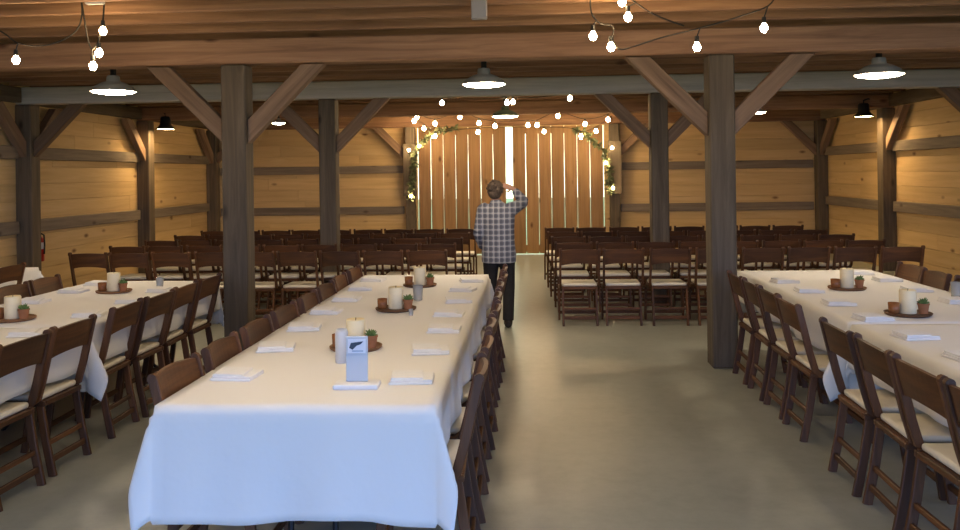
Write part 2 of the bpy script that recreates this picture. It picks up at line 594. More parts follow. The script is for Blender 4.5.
# posts with knee braces
def post(x, y, label, braces, w=PW, ztop=ZB0 - 0.003, name='timber_post', run=0.70, mat='post'):
    o = MB().bb(-w / 2, w / 2, -w / 2, w / 2, 0.001, ztop, 0.012).build(name, M[mat], loc=(x, y, 0))
    tag(o, label, 'post', 'timber posts of the barn frame')
    for (dx, dy) in braces:
        k_ = 0.15 * math.sqrt(2)
        bt = 0.11
        e0 = w / 2 + 0.001
        zt = ztop - 0.001
        # mitred ends sit flush on the post face and the beam underside
        quad = [(e0, zt - run), (e0 + run, zt), (e0 + run - k_, zt), (e0, zt - run + k_)]
        mu = sum(q[0] for q in quad) / 4
        mz = sum(q[1] for q in quad) / 4
        r2 = math.sqrt(0.5)
        prof = [(((u - mu) + (z - mz)) * r2, ((z - mz) - (u - mu)) * r2) for (u, z) in quad]
        mb = MB()
        vs = [[mb.bm.verts.new((a_, yy, n_)) for (a_, n_) in prof] for yy in (-bt / 2, bt / 2)]
        mb.bm.faces.new(vs[0])
        mb.bm.faces.new(vs[1][::-1])
        for k in range(4):
            mb.bm.faces.new((vs[0][k], vs[1][k], vs[1][(k + 1) % 4], vs[0][(k + 1) % 4]))
        bmesh.ops.bevel(mb.bm, geom=mb.bm.edges[:], offset=0.006, segments=1, affect='EDGES')
        br = mb.build('brace', M['brace'], o)
        ex = Vector((dx * r2, dy * r2, r2))
        ez = Vector((-dx * r2, -dy * r2, r2))
        ey = ez.cross(ex)
        br.matrix_local = Matrix.Translation((dx * mu, dy * mu, mz)) @ Matrix((ex, ey, ez)).transposed().to_4x4()
    return o


post(PX[0], FR[0], 'thick weathered timber post beside the far end of the left table', [(-1, 0), (1, 0)])
post(PX[0], FR[1], 'weathered timber post standing among the left block of chairs', [(-1, 0), (1, 0)])
post(PX[1], FR[0], 'thick weathered timber post beside the far end of the right table', [(-1, 0), (1, 0)])
post(PX[1], FR[1], 'weathered timber post standing among the right block of chairs', [(-1, 0), (1, 0)])
wx0, wx1 = WL + PW / 2 + 0.003, WR - PW / 2 - 0.003
post(wx0, FR[1], 'timber post on the left wall beside the red fire extinguisher', [(1, 0), (0, -1), (0, 1)])
post(wx0, FR[2], 'timber post on the left wall carrying the left wall lamp', [(0, -1)])
post(wx1, FR[1], 'timber post on the right wall nearest the camera', [(-1, 0), (0, 1)])
post(wx1, FR[2], 'timber post on the right wall carrying the right wall lamp', [(0, -1)])
post(wx0, YB - 0.13, 'timber post in the back left corner of the barn', [(1, 0), (0, -1)], w=0.21, ztop=2.688)
post(wx1, YB - 0.13, 'timber post in the back right corner of the barn', [(-1, 0), (0, -1)], w=0.21, ztop=2.688)
for x, dx, side in ((-2.47, -1, 'left'), (1.76, 1, 'right')):
    o = post(x, YB - 0.13, 'dark door post wrapped with greenery on the %s of the barn door' % side, [(dx, 0)], w=0.20, ztop=2.688)
    MB().bb(-0.135, 0.135, -0.165, -0.101, 1.25, 2.34, 0.006).build('cladding_board', M['post'], o)

# barn door: two leaves of upright boards, daylight in the joints
for nm, x0, x1, lab in (('door_1', DX0 + 0.012, -0.485, 'left leaf of the barn door, upright boards with daylight between them'),
                        ('door_2', -0.335, DX1 - 0.014, 'right leaf of the barn door, upright boards with daylight between them')):
    mb = MB()
    n = 7 if nm == 'door_1' else 7
    p = (x1 - x0) / n
    rs = random.Random(3)
    for k in range(n):
        g0, g1 = rs.choice((0.002, 0.004, 0.006)), rs.choice((0.003, 0.004, 0.007))
        a0 = x0 + k * p + (g0 if k else 0)
        a1 = x0 + (k + 1) * p - (g1 if k < n - 1 else 0)
        # slightly wavy sawn edges
        nn = 10
        fr = []
        for i in range(nn + 1):
            z = 0.015 + (DZ + 0.06) * i / nn
            fr.append((a0 + rs.uniform(-0.002, 0.003), a1 + rs.uniform(-0.003, 0.002), z))
        vs = [[mb.bm.verts.new(q) for q in ((l, YB + 0.055, z), (r_, YB + 0.055, z), (r_, YB + 0.085, z), (l, YB + 0.085, z))] for (l, r_, z) in fr]
        for q, w in zip(vs, vs[1:]):
            for i in range(4):
                mb.bm.faces.new((q[i], q[(i + 1) % 4], w[(i + 1) % 4], w[i]))
        mb.bm.faces.new(vs[0][::-1])
        mb.bm.faces.new(vs[-1])
    o = mb.build(nm, M['door'])
    tag(o, lab, 'barn door', kind='structure')
    for z in (0.12, 2.60):
        MB().bb(x0, x1, YB + 0.087, YB + 0.12, z - 0.07, z + 0.07, 0.004).build('door_rail', M['door'], o)


# ------------------------------------------------------------------ folding chairs
def make_chair():
    root = empty('folding_chair')
    # padded seat
    MB().box((0, 0.025, 0.447), (0.385, 0.365, 0.036), bev=0.015, seg=3).build('seat', M['seat'], root, True)
    fr = MB()
    fr.box((0.188, 0.015, 0.415), (0.024, 0.40, 0.03), bev=0.004)
    fr.box((-0.188, 0.015, 0.415), (0.024, 0.40, 0.03), bev=0.004)
    fr.box((0, 0.203, 0.415), (0.35, 0.024, 0.03), bev=0.004)
    fr.box((0, -0.173, 0.415), (0.35, 0.024, 0.03), bev=0.004)
    fr.box((0, 0.015, 0.425), (0.352, 0.352, 0.008))
    fr.build('seat_frame', M['chair_rail'], root)
    pp = [(0.200, 0.0), (0.165, 0.22), (0.150, 0.37), (0.115, 0.405), (-0.10, 0.412), (-0.155, 0.45), (-0.187, 0.56), (-0.22, 0.70), (-0.250, 0.825), (-0.256, 0.85)]
    for s in (-1, 1):
        mb = MB()
        mb.bar([(s * 0.213, yy, zz) for (yy, zz) in pp], 0.024, 0.042)
        mb.sweep([(s * 0.227, -0.255, 0.843), (s * 0.199, -0.255, 0.843)], 0.0215, 10, up=Vector((0, 0, 1)))
        mb.build('back_post', M['chair'], root)
        MB().bar([(s * 0.186, -0.150, 0.432), (s * 0.186, -0.185, 0.20), (s * 0.186, -0.225, 0.0)], 0.024, 0.044).build('leg', M['chair'], root)
    # crest rail, bowed backwards, arched along its lower edge
    mb = MB()
    n = 10
    rows = []
    for i in range(n + 1):
        t = -1 + 2 * i / n
        x_ = t * 0.202
        zt = 0.842 + 0.012 * (1 - t * t)
        zb = 0.672 + 0.024 * (1 - t * t) ** 0.8
        bow = -0.022 * (1 - t * t)

        def yy(z):
            return -0.22 - (z - 0.70) * 0.245 + bow
        rows.append([mb.bm.verts.new(q) for q in ((x_, yy(zb) + 0.010, zb), (x_, yy(zt) + 0.010, zt), (x_, yy(zt) - 0.010, zt), (x_, yy(zb) - 0.010, zb))])
    for q, w in zip(rows, rows[1:]):
        for k in range(4):
            mb.bm.faces.new((q[k], q[(k + 1) % 4], w[(k + 1) % 4], w[k]))
    mb.bm.faces.new(rows[0][::-1])
    mb.bm.faces.new(rows[-1])
    mb.build('backrest', M['chair_rail'], root)
    MB().box((0, 0.186, 0.09), (0.404, 0.020, 0.034), bev=0.004).build('stretcher', M['chair_rail'], root)
    MB().box((0, -0.207, 0.09), (0.352, 0.020, 0.036), bev=0.004).build('stretcher', M['chair_rail'], root)
    MB().box((0, -0.188, 0.185), (0.352, 0.020, 0.030), bev=0.004).build('stretcher', M['chair_rail'], root)
    return root


chair0 = make_chair()
used = [False]
rc = random.Random(11)


def chair(x, y, face, label, group, jit=1.0):
    o = copy_tree(chair0) if used[0] else chair0
    used[0] = True
    o.location = (x + rc.uniform(-0.012, 0.012) * jit, y + rc.uniform(-0.015, 0.015) * jit, 0)
    rz = {'N': 0, 'W': PI / 2, 'E': -PI / 2}[face]
    o.rotation_euler = (0, 0, rz + rc.uniform(-0.035, 0.035) * jit)
    tag(o, label, 'chair', group)
    return o


# ------------------------------------------------------------------ tables
TOPZ = 0.75


def banquet_table(x0, x1, y0, y1, label):
    r0 = empty('banquet_table', ((x0 + x1) / 2, (y0 + y1) / 2, 0))
    hx, hy = (x1 - x0) / 2 - 0.012, (y1 - y0) / 2 - 0.006
    MB().bb(-hx, hx, -hy, hy, TOPZ - 0.033, TOPZ - 0.004, 0.004).build('tabletop', M['ply'], r0)
    for sx in (-1, 1):
        for sy in (-1, 1):
            mb = MB()
            mb.sweep([(sx * 0.10, sy * (hy - 0.28), TOPZ - 0.034), (sx * 0.10, sy * (hy - 0.28), 0.06), (sx * 0.16, sy * (hy - 0.28), 0.0)], 0.014, 8)
            mb.build('leg', M['steel'], r0)
    for sy in (-1, 1):
        MB().sweep([(-0.12, sy * (hy - 0.28), 0.35), (0.12, sy * (hy - 0.28), 0.35)], 0.010, 8, up=Vector((0, 0, 1))).build('crossbar', M['steel'], r0)
    tag(r0, label, 'table', 'banquet tables under white cloths')
    return r0


def axis_grid(length, d0, d1, step=0.05, hs=0.035):
    out = []
    n0 = max(1, round(d0 / hs))
    n1 = max(1, round(d1 / hs))
    ni = max(2, round(length / step))
    out += [-d0 + d0 * i / n0 for i in range(n0)]
    out += [length * i / ni for i in range(ni + 1)]
    out += [length + d1 * (i + 1) / n1 for i in range(n1)]
    return out


def tablecloth(x0, x1, y0, y1, dl, dr, dn, df, label, flx=0.05, fll=None, fly0=0.10, fly1=0.05, seed=1, tip=0.30, tipf=None):
    """drops: left, right, near, far; corners fall to a point"""
    rs = random.Random(seed)
    ph = [rs.uniform(0, 6) for _ in range(8)]
    mb = MB()
    lx, ly = x1 - x0, y1 - y0
    gx, gy = axis_grid(lx, dl, dr), axis_grid(ly, dn, df)
    z0 = TOPZ + 0.004
    vs = []
    for t in gy:
        row = []
        for s in gx:
            a = min(s, 0) or max(s - lx, 0)
            b_ = min(t, 0) or max(t - ly, 0)
            cx, cy = min(max(s, 0), lx), min(max(t, 0), ly)
            sa, sb = (1 if a > 0 else -1), (1 if b_ > 0 else -1)
            fy = fly0 if b_ < 0 else fly1
            z = z0
            ox = oy = 0.0
            if a and not b_:
                k = abs(a)
                edge = min(cy, ly - cy)
                wv = min(1, edge / 0.25)
                fs = fll if (fll is not None and a < 0) else flx
                ox = sa * (0.006 + k * (flx + (fs - flx) * wv + wv * (0.25 if fs < 0 else 1) * (0.05 * math.sin(cy * 7.5 + ph[0]) + 0.03 * math.sin(cy * 17 + ph[1]))))
                z = z0 - k * (1 - 0.03 * wv * (1 + math.sin(cy * 6 + ph[2])))
            elif b_ and not a:
                k = abs(b_)
                edge = min(cx, lx - cx)
                wv = min(1, edge / 0.25)
                oy = sb * (0.006 + k * (fy + wv * fy * (0.35 * math.sin(cx * 8 + ph[3]) + 0.25 * math.sin(cx * 19 + ph[4]))))
                z = z0 - k * (1 - 0.03 * wv * (1 + math.sin(cx * 7 + ph[5])))
            elif a and b_:
                r_ = math.hypot(a, b_)
                fi = math.atan2(abs(b_), abs(a))
                amp = math.sin(2 * fi)
                fl = flx * math.cos(fi) ** 2 + fy * math.sin(fi) ** 2
                tp = (tip if (b_ < 0 or tipf is None) else tipf) * amp ** 2 * 0.5
                ox = sa * (0.006 + math.cos(fi) * (fl + tp * 1.6) * r_)
                oy = sb * (0.006 + math.sin(fi) * (fl + tp * 0.6) * r_)
                z = z0 - r_ * (0.97 - 0.05 * amp)
            else:
                z += 0.0012 * math.sin(s * 9 + ph[6]) * math.sin(t * 7 + ph[7])
            row.append(mb.bm.verts.new((x0 + cx + ox, y0 + cy + oy, z)))
        vs.append(row)
    for j in range(len(gy) - 1):
        for i in range(len(gx) - 1):
            mb.bm.faces.new((vs[j][i], vs[j][i + 1], vs[j + 1][i + 1], vs[j + 1][i]))
    o = mb.build('tablecloth', M['cloth'], smooth=True)
    md = o.modifiers.new('thickness', 'SOLIDIFY')
    md.thickness = 0.003
    md.offset = 1
    tag(o, label, 'tablecloth', 'white tablecloths')
    return o


SD = 0.262     # side drop, just clear of the seats
# middle table
CX0, CX1, CY0, CY1 = -1.56, -0.395, 3.44, 7.95
banquet_table(CX0, CX1, CY0, (CY0 + CY1) / 2, 'banquet table hidden under the near half of the long middle cloth')
banquet_table(CX0, CX1, (CY0 + CY1) / 2, CY1, 'banquet table hidden under the far half of the long middle cloth')
tablecloth(CX0, CX1, CY0, CY1, SD, SD, 0.475, 0.40, 'long white tablecloth on the middle table, its near end hanging low', seed=4, tip=0.34, fly0=0.07, fll=-0.25)
# left table
LX0, LX1 = -4.02, -2.86
LS = 5.28
banquet_table(LX0, LX1, 2.95, LS - 0.02, 'banquet table under the nearer cloth of the left row')
banquet_table(LX0, LX1, LS + 0.02, 7.62, 'banquet table under the farther cloth of the left row')
tablecloth(LX0, LX1, 2.95, LS - 0.03, SD, SD, 0.40, 0.30, 'white tablecloth on the left table, nearer of its two cloths', fly1=0.004, seed=5, tip=0.1)
tablecloth(LX0, LX1, LS + 0.03, 7.62, SD, SD, 0.42, 0.40, 'white tablecloth on the left table, farther one with a pointed hanging corner', fly0=0.01, seed=6, tip=0.8, tipf=0.12)
# right table
RX0, RX1 = 1.94, 3.16
RS = 5.30
banquet_table(RX0, RX1, 3.30, RS - 0.02, 'banquet table under the nearer cloth of the right row')
banquet_table(RX0, RX1, RS + 0.02, 8.10, 'banquet table under the farther cloth of the right row')
tablecloth(RX0, RX1, 3.30, RS - 0.03, SD, SD, 0.40, 0.30, 'white tablecloth on the right table, nearer of its two cloths', fly1=0.004, seed=7, tip=0.1)
tablecloth(RX0, RX1, RS + 0.03, 8.10, SD, SD, 0.42, 0.40, 'white tablecloth on the right table, farther one with a pointed bluish corner', fly0=0.01, seed=8, tip=0.8, tipf=0.12)
# table by the left wall
WX0, WX1 = -6.38, -5.30
banquet_table(WX0, WX1, 6.6, 8.88, 'banquet table under the cloth near the left wall')
tablecloth(WX0, WX1, 6.6, 8.88, SD, SD, 0.40, 0.34, 'white tablecloth on the table near the left wall at the picture edge', seed=9, tip=0.5)

# chairs at the tables
BACK = 0.11   # chair centre lies this far inside the table edge


def side_chairs(xs, face, ys, text, group):
    for k, yv in enumerate(ys):
        chair(xs, yv, face, 'brown folding chair, %s from the near end, %s' % (ORD[k], text), group)


ym = [3.76 + 0.555 * k for k in range(8)]
side_chairs(CX1 - 0.085, 'W', ym, 'aisle side of the middle table', 'chairs on the aisle side of the middle table')
side_chairs(CX0 + 0.212, 'E', ym, 'left side of the middle table', 'chairs on the left side of the middle table')
yl = [3.36, 3.86, 4.40, 4.90, 5.60, 6.10, 6.60, 7.09]
side_chairs(LX1 - BACK, 'W', yl, 'right side of the left table', 'chairs on the right side of the left table')
side_chairs(LX0 + BACK, 'E', yl[3:], 'far left side of the left table', 'chairs on the far left side of the left table')
yr = [3.28, 3.75, 4.22, 4.69, 5.60, 6.08, 6.55, 7.02]
side_chairs(RX0 - 0.03, 'E', yr, 'aisle side of the right table', 'chairs on the aisle side of the right table')
side_chairs(RX1 - BACK, 'W', [5.6, 6.1, 6.6, 7.1, 7.6], 'wall side of the right table', 'chairs on the wall side of the right table')
side_chairs(WX1 - BACK, 'W', [7.55, 8.17], 'at the cloth by the left wall', 'chairs at the table by the left wall')

# rows facing the barn door
ROWS = [9.66, 10.58, 11.50, 12.44, 13.38]
for r_, yv in enumerate(ROWS):
    for k in range(9):
        chair(-1.15 + 0.02 * r_ - 0.485 * k, yv, 'N', 'brown folding chair in the left block, %s row from the tables, %s from the aisle' % (ORD[r_], ORD[k]),
              'left block of chair rows', 0.8)
    for k in range(8):
        chair(0.54 - 0.022 * r_ + 0.495 * k, yv, 'N', 'brown folding chair in the right block, %s row from the tables, %s from the aisle' % (ORD[r_], ORD[k]),
              'right block of chair rows', 0.8)


# ------------------------------------------------------------------ things on the tables
ZT = TOPZ + 0.0075
# napkins
def napkin_mesh():
    mb = MB()
    mb.box((0, 0, 0.006), (0.20, 0.17, 0.011), bev=0.005, seg=2)
    mb.box((0.004, 0.003, 0.016), (0.19, 0.160, 0.010), bev=0.0045, seg=2)
    mb.box((-0.02, 0.0, 0.026), (0.145, 0.14, 0.009), Euler((0.03, 0.02, 0.06)).to_matrix(), bev=0.0025)
    return mb.mesh('napkin', M['napkin'])


nap_me = napkin_mesh()
rn = random.Random(21)


def napkins(x, ys, text, group, rz=0.0):
    for k, yv in enumerate(ys):
        o = bpy.data.objects.new('folded_napkin', nap_me)
        COL.objects.link(o)
        o.location = (x + rn.uniform(-0.02, 0.02), yv + rn.uniform(-0.02, 0.02), ZT)
        o.rotation_euler = (0, 0, rz + rn.uniform(-0.22, 0.22))
        tag(o, 'folded white napkin, %s from the near end, %s' % (ORD[k], text), 'napkin', group)


napkins(CX1 - 0.14, [3.86, 4.50, 5.09, 5.68, 6.26, 6.85, 7.4], 'aisle side of the middle table', 'napkins on the middle table')
napkins(CX0 + 0.17, [3.95, 4.58, 5.18, 5.76, 6.36, 6.95, 7.5], 'left side of the middle table', 'napkins on the middle table')
napkins(RX0 + 0.20, [3.75, 4.30, 4.85, 5.42, 6.05, 6.65, 7.25], 'aisle side of the right table', 'napkins on the right table')
napkins(RX1 - 0.20, [5.0, 5.5, 6.1, 6.7, 7.3, 7.8], 'wall side of the right table', 'napkins on the right table')
napkins(LX1 - 0.2, [4.5, 5.0, 5.7, 6.3, 6.9], 'right side of the left table', 'napkins on the left table')
napkins(LX0 + 0.2, [5.7, 6.3, 6.9, 7.35], 'far left side of the left table', 'napkins on the left table')


# centrepieces
def centrepiece(x, y, where, rz=0.0, plant=True, two=False, cs=1.0):
    G = 'centrepieces on the tables'
    e = MB()
    e.lathe([(0, 0.0), (0.128, 0.0), (0.140, 0.008), (0.143, 0.018), (0.136, 0.018), (0.128, 0.011), (0, 0.011)], segs=28)
    t = e.build('wooden_tray', M['slab'], smooth=False, loc=(x, y, ZT))
    tag(t, 'round dark wooden tray under the candle %s' % where, 'tray', 'round wooden trays')
    zz = ZT + 0.0115
    R = Matrix.Rotation(rz, 3, 'Z')

    def put(dx, dy):
        v = R @ Vector((dx, dy, 0))
        return (x + v.x, y + v.y, zz)
    ca = empty('pillar_candle', put(0.0, 0.0))
    h = 0.150 * cs
    MB().lathe([(0, 0), (0.050, 0), (0.052, 0.004), (0.052, h - 0.006), (0.048, h), (0.030, h - 0.006), (0, h - 0.012)], segs=24).build('wax', M['candle'], ca, True)
    MB().sweep([(0, 0, h - 0.014), (0.002, 0, h + 0.008)], 0.002, 6).build('wick', M['wick'], ca)
    tag(ca, 'thick ivory pillar candle %s' % where, 'candle', 'ivory pillar candles')
    vo = empty('votive_holder', put(-0.093, -0.012))
    MB().lathe([(0, 0), (0.026, 0), (0.033, 0.006), (0.035, 0.07), (0.032, 0.07), (0.030, 0.012), (0, 0.010)], segs=20).build('cup', M['amber'], vo, True)
    MB().lathe([(0, 0.0125), (0.026, 0.0125), (0.026, 0.045), (0, 0.045)], segs=16).build('wax', M['candle'], vo)
    tag(vo, 'small amber candle cup %s' % where, 'candle holder', 'amber candle cups')
    sp = empty('potted_succulent', put(0.088, -0.020))
    MB().lathe([(0, 0), (0.026, 0), (0.034, 0.056), (0.037, 0.056), (0.037, 0.066), (0.032, 0.066), (0.031, 0.052), (0, 0.052)], segs=20).build('pot', M['terra'], sp)
    MB().lathe([(0, 0.0525), (0.0305, 0.0525), (0.020, 0.058), (0, 0.060)], segs=16).build('soil', M['soil'], sp)
    lf = MB()
    ra = random.Random(int(x * 100 + y * 10))
    for i in range(22):
        a, el = i * 2.4, 0.35 + 1.0 * (i / 22)
        d = Vector((math.cos(a) * math.cos(el), math.sin(a) * math.cos(el), math.sin(el)))
        b0 = Vector((0, 0, 0.058))
        ln = ra.uniform(0.035, 0.05)
        lf.sweep([b0, b0 + d * ln * 0.5, b0 + d * ln], [0.004, 0.008, 0.0015], 6)
    lf.build('leaves', M['leaf'], sp, True)
    tag(sp, 'tiny green succulent in a clay pot %s' % where, 'plant', 'small potted succulents')


for (px, py, w) in ((356, 350, 'behind the white card on the middle table'), (396, 311, 'halfway along the middle table'), (420, 287, 'at the far end of the middle table')):
    v = (Vector((0, 0, CAMH)))
    p = at(px, py, 5.0) - v
    q = v + p * ((TOPZ - CAMH) / p.z)
    centrepiece(q.x, q.y, w)
for (px, py, w) in ((847, 290, 'at the far end of the right table'), (908, 316, 'on the right table at its cloth seam')):
    p = at(px, py, 5.0) - Vector((0, 0, CAMH))
    q = Vector((0, 0, CAMH)) + p * ((TOPZ - CAMH) / p.z)
    centrepiece(q.x, q.y, w)
for (px, py, w) in ((114, 293, 'at the far end of the left table'), (13, 321, 'on the left table at the picture edge')):
    p = at(px, py, 5.0) - Vector((0, 0, CAMH))
    q = Vector((0, 0, CAMH)) + p * ((TOPZ - CAMH) / p.z)
    centrepiece(q.x, q.y, w)


def on_table(px, py):
    p = at(px, py, 5.0) - Vector((0, 0, CAMH))
    q = Vector((0, 0, CAMH)) + p * ((TOPZ - CAMH) / p.z)
    return (q.x, q.y, ZT)


# card in a clear stand, on its folded base, at the near end of the middle table
q = on_table(357, 389)
cd = empty('table_card', (q[0], q[1], ZT), 0.03)
MB().box((0, 0.0, 0.012), (0.20, 0.105, 0.022), bev=0.006, seg=2).build('base', M['napkin'], cd)
tl = Euler((-0.06, 0, 0)).to_matrix()
MB().box((0, 0.012, 0.125), (0.097, 0.012, 0.20), tl, bev=0.002).build('panel', M['acrylic'], cd)
MB().box((0, 0.0092, 0.182), (0.080, 0.003, 0.062), tl).build('picture', M['paper'], cd)
pm = MB()
zc = lambda z: 0.006 + (z - 0.125) * 0.06 - 0.0038
poly = [(-0.034, 0.174), (-0.026, 0.196), (0.030, 0.203), (0.018, 0.190), (0.000, 0.184), (-0.018, 0.166)]
f0 = [pm.bm.verts.new((a, zc(z), z)) for a, z in poly]
f1 = [pm.bm.verts.new((a, zc(z) + 0.0012, z)) for a, z in poly]
pm.bm.faces.new(f0)
pm.bm.faces.new(f1[::-1])
for k in range(6):
    pm.bm.faces.new((f0[k], f1[k], f1[(k + 1) % 6], f0[(k + 1) % 6]))
pm.build('dark_mark', M['ink'], cd)
MB().box((0.004, 0.0058, 0.160), (0.05, 0.0015, 0.006), tl).build('printed_line', M['ink2'], cd)
MB().box((0, 0.0068, 0.143), (0.094, 0.003, 0.002), tl).build('fold', M['ink2'], cd)
tag(cd, 'white card stand with a dark printed mark at the near end of the middle table', 'table card')
# frosted jar left of the first candle
q = on_table(342, 364)
o = MB().lathe([(0, 0), (0.030, 0), (0.033, 0.005), (0.033, 0.150), (0.027, 0.170), (0.024, 0.170), (0.029, 0.148), (0.029, 0.01), (0, 0.008)], segs=24).build('glass_jar', M['frost'], smooth=True, loc=q)
tag(o, 'tall pale frosted glass jar just behind the card stand', 'jar')
# stemmed glasses and small tumblers


def tumbler(px, py, label, s=1.0):
    q = on_table(px, py)
    o = MB().lathe([(0, 0), (0.028 * s, 0), (0.030 * s, 0.003), (0.036 * s, 0.10 * s), (0.034 * s, 0.10 * s), (0.028 * s, 0.012), (0, 0.012)], segs=20).build('drinking_glass', M['glass'], smooth=True, loc=q)
    tag(o, label, 'glass', 'clear drinking glasses')


tumbler(418, 301, 'clear drinking glass right of the middle candle on the middle table', 1.1)
tumbler(411, 317, 'low clear glass in front of the middle candle on the middle table', 0.45)
tumbler(160, 289, 'small clear glass near the far end of the left table', 0.9)
tumbler(957, 300, 'clear drinking glass at the right edge of the right table', 1.2)

# ------------------------------------------------------------------ lamps
def pendant(x, y, zr, label, s=1.0, mt='enamel'):
    o = empty('pendant_lamp', (x, y, zr))
    R = 0.215 * s
    sh = MB().lathe([(R, 0), (R * 1.01, 0.006), (R * 0.98, 0.012), (R * 0.86, 0.048 * s), (R * 0.58, 0.082 * s), (R * 0.30, 0.105 * s), (R * 0.28, 0.15 * s),
                     (R * 0.24, 0.16 * s), (0, 0.16 * s)], segs=32).build('shade', M[mt], o, True)
    solid(sh, 0.003)
    MB().lathe([(0, 0.012), (R * 0.955, 0.012), (R * 0.955, 0.006), (R * 0.85, -0.010), (R * 0.5, -0.022), (0, -0.027)], segs=32).build('diffuser', M['lamp'], o, True)
    MB().sweep([(0, 0, 0.155 * s), (0, 0, ZB1 - zr + 0.02)], 0.028 * s, 10).build('stem', M['black'], o)
    MB().lathe([(0, 0), (0.06 * s, 0), (0.05 * s, -0.03), (0, -0.03)], (0, 0, ZB1 - zr + 0.0), segs=16).build('canopy', M['black'], o)
    tag(o, label, 'lamp', 'hanging barn lamps')
    return o


pendant(-4.10, 8.20, 2.56, 'round barn lamp hanging over the left side, nearest row')
pendant(-0.43, 8.35, 2.575, 'round barn lamp hanging over the middle, nearest row')
pendant(3.22, 8.00, 2.555, 'round barn lamp hanging over the right side, nearest row')
pendant(-0.365, 13.45, 2.60, 'round green barn lamp hanging in front of the bright door gap', 1.0, 'enamel_green')
pendant(-4.02, 13.5, 2.56, 'small round barn lamp far back over the left chairs', 0.5)
pendant(3.60, 13.5, 2.60, 'small round barn lamp far back over the right chairs', 0.5)

pendant(-3.9, 3.50, 2.58, 'unseen round barn lamp added for light over the near part of the left table', 0.75)  # out-of-view row, added for warm light on the near tabletops
pendant(-0.9, 3.52, 2.58, 'unseen round barn lamp added for light over the near end of the middle table', 0.75)
pendant(3.0, 3.50, 2.58, 'unseen round barn lamp added for light over the near part of the right table', 0.5)


def wall_lamp(x, y, z, px, py, label):
    """barn lamp on a bent arm from a post face"""
    o = empty('wall_mounted_lamp', (x, y, z))
    R = 0.165
    sh = MB().lathe([(R, 0), (R, 0.008), (R * 0.72, 0.05), (R * 0.55, 0.09), (R * 0.52, 0.20), (R * 0.40, 0.225), (0, 0.23)], segs=24).build('shade', M['black'], o, True)
    solid(sh, 0.003)
    MB().lathe([(0, 0.012), (R * 0.94, 0.012), (R * 0.94, 0.008), (0, 0.0)], segs=24).build('diffuser', M['sconce'], o, True)
    d = Vector((px - x, py - y, 0))
    MB().sweep([(0, 0, 0.228), (0, 0, 0.27), d * 0.3 + Vector((0, 0, 0.30)), d * 0.97 + Vector((0, 0, 0.24))], 0.014, 8, up=Vector((0, 0, 1))).build('arm', M['black'], o)
    tag(o, label, 'lamp', 'wall lamps on the side posts')
    return o


wall_lamp(-6.28, 14.40, 2.54, wx0 + 0.11, FR[2], 'black barn lamp on the left wall post shining down the boards')
wall_lamp(5.52, 14.35, 2.55, wx1 - 0.11, FR[2], 'black barn lamp on the right wall post shining down the boards')


# string lights
def string_light(name_label, paths, bulbs, Y, rad=0.006, br=0.026):
    o = empty('hanging_string_light', at(*paths[0][len(paths[0]) // 2], Y))
    base = o.location.copy()
    cm = MB()
    for pth in paths:
        P = [at(a, b_, Y) - base for a, b_ in pth]
        # round the polyline
        Q = []
        for i in range(len(P) - 1):
            p0, p1, p2, p3 = P[max(i - 1, 0)], P[i], P[i + 1], P[min(i + 2, len(P) - 1)]
            for k in range(5):
                t = k / 5
                Q.append(0.5 * ((2 * p1) + (p2 - p0) * t + (2 * p0 - 5 * p1 + 4 * p2 - p3) * t * t + (3 * p1 - p0 - 3 * p2 + p3) * t ** 3))
        Q.append(P[-1])
        cm.sweep(Q, rad, 6, up=Vector((0, 1, 0)))
    cm.build('cord', M['cord'], o)
    for (bx, by, tx, ty) in bulbs:
        c = at(bx, by, Y) - base
        t = at(tx, ty, Y) - base
        t = Vector((c.x + (t.x - c.x), t.y, max(t.z, c.z + 0.05)))
        top = c + Vector((0, 0, br * 1.2))
        sk = MB().sweep([top, top + Vector((0, 0, 0.045))], [0.018, 0.014], 8)
        if (t - top).length > 0.06:
            sk.sweep([top + Vector((0, 0, 0.04)), t], rad * 0.8, 6, up=Vector((0, 1, 0)))
        sk = sk.build('socket', M['black'], o)
        MB().lathe([(0, -br * 1.25), (br * 0.6, -br * 1.05), (br, -br * 0.3), (br * 0.95, br * 0.3), (br * 0.55, br * 1.0), (0.012, br * 1.25), (0, br * 1.25)], c, segs=14).build('bulb', M['bulb'], o, True)
    tag(o, name_label, 'string lights', 'strings of warm bulbs')
    return o


string_light('string of warm bulbs sloping across the nearest beam above the right post',
             [[(776, -8), (768, 6), (735, 18), (700, 28), (660, 38), (632, 47), (619, 49), (613, 40), (613, 27), (602, 24), (596, 20), (591, 11), (590, -8)]],
             [(764, 28, 768, 6), (697, 47, 700, 28), (611, 47, 613, 38), (593, 36, 596, 21)], 6.0)
string_light('short string of two warm bulbs near the top right of centre',
             [[(684, 26), (655, 15), (636, 3), (622, -8)]],
             [(628, 17, 636, 3), (622, 2, 624, -8)], 5.9)
string_light('string of warm bulbs drooping in the top left corner',
             [[(-8, 26), (5, 34), (18, 43), (38, 46), (58, 42), (76, 31), (82, 14), (80, -8)]],
             [(16, 60, 18, 43)], 6.05)
string_light('three warm bulbs hanging in a bunch above the left lamp',
             [[(80, -8), (84, 17), (88, 40), (92, 50)], [(105, -8), (103, 20)], [(92, 50), (98, 42), (103, 20)]],
             [(93, 66, 92, 50), (99, 53, 98, 42), (103, 31, 103, 20)], 6.0)
string_light('flat string of warm bulbs high across the aisle, nearest of the far strings',
             [[(404, 92), (442, 98), (480, 99), (511, 98), (540, 97), (570, 94), (612, 90)]],
             [(442, 103, 442, 98), (507, 102.5, 507, 98), (513, 102, 513, 98), (570, 98, 570, 94)], 12.6, br=0.032)
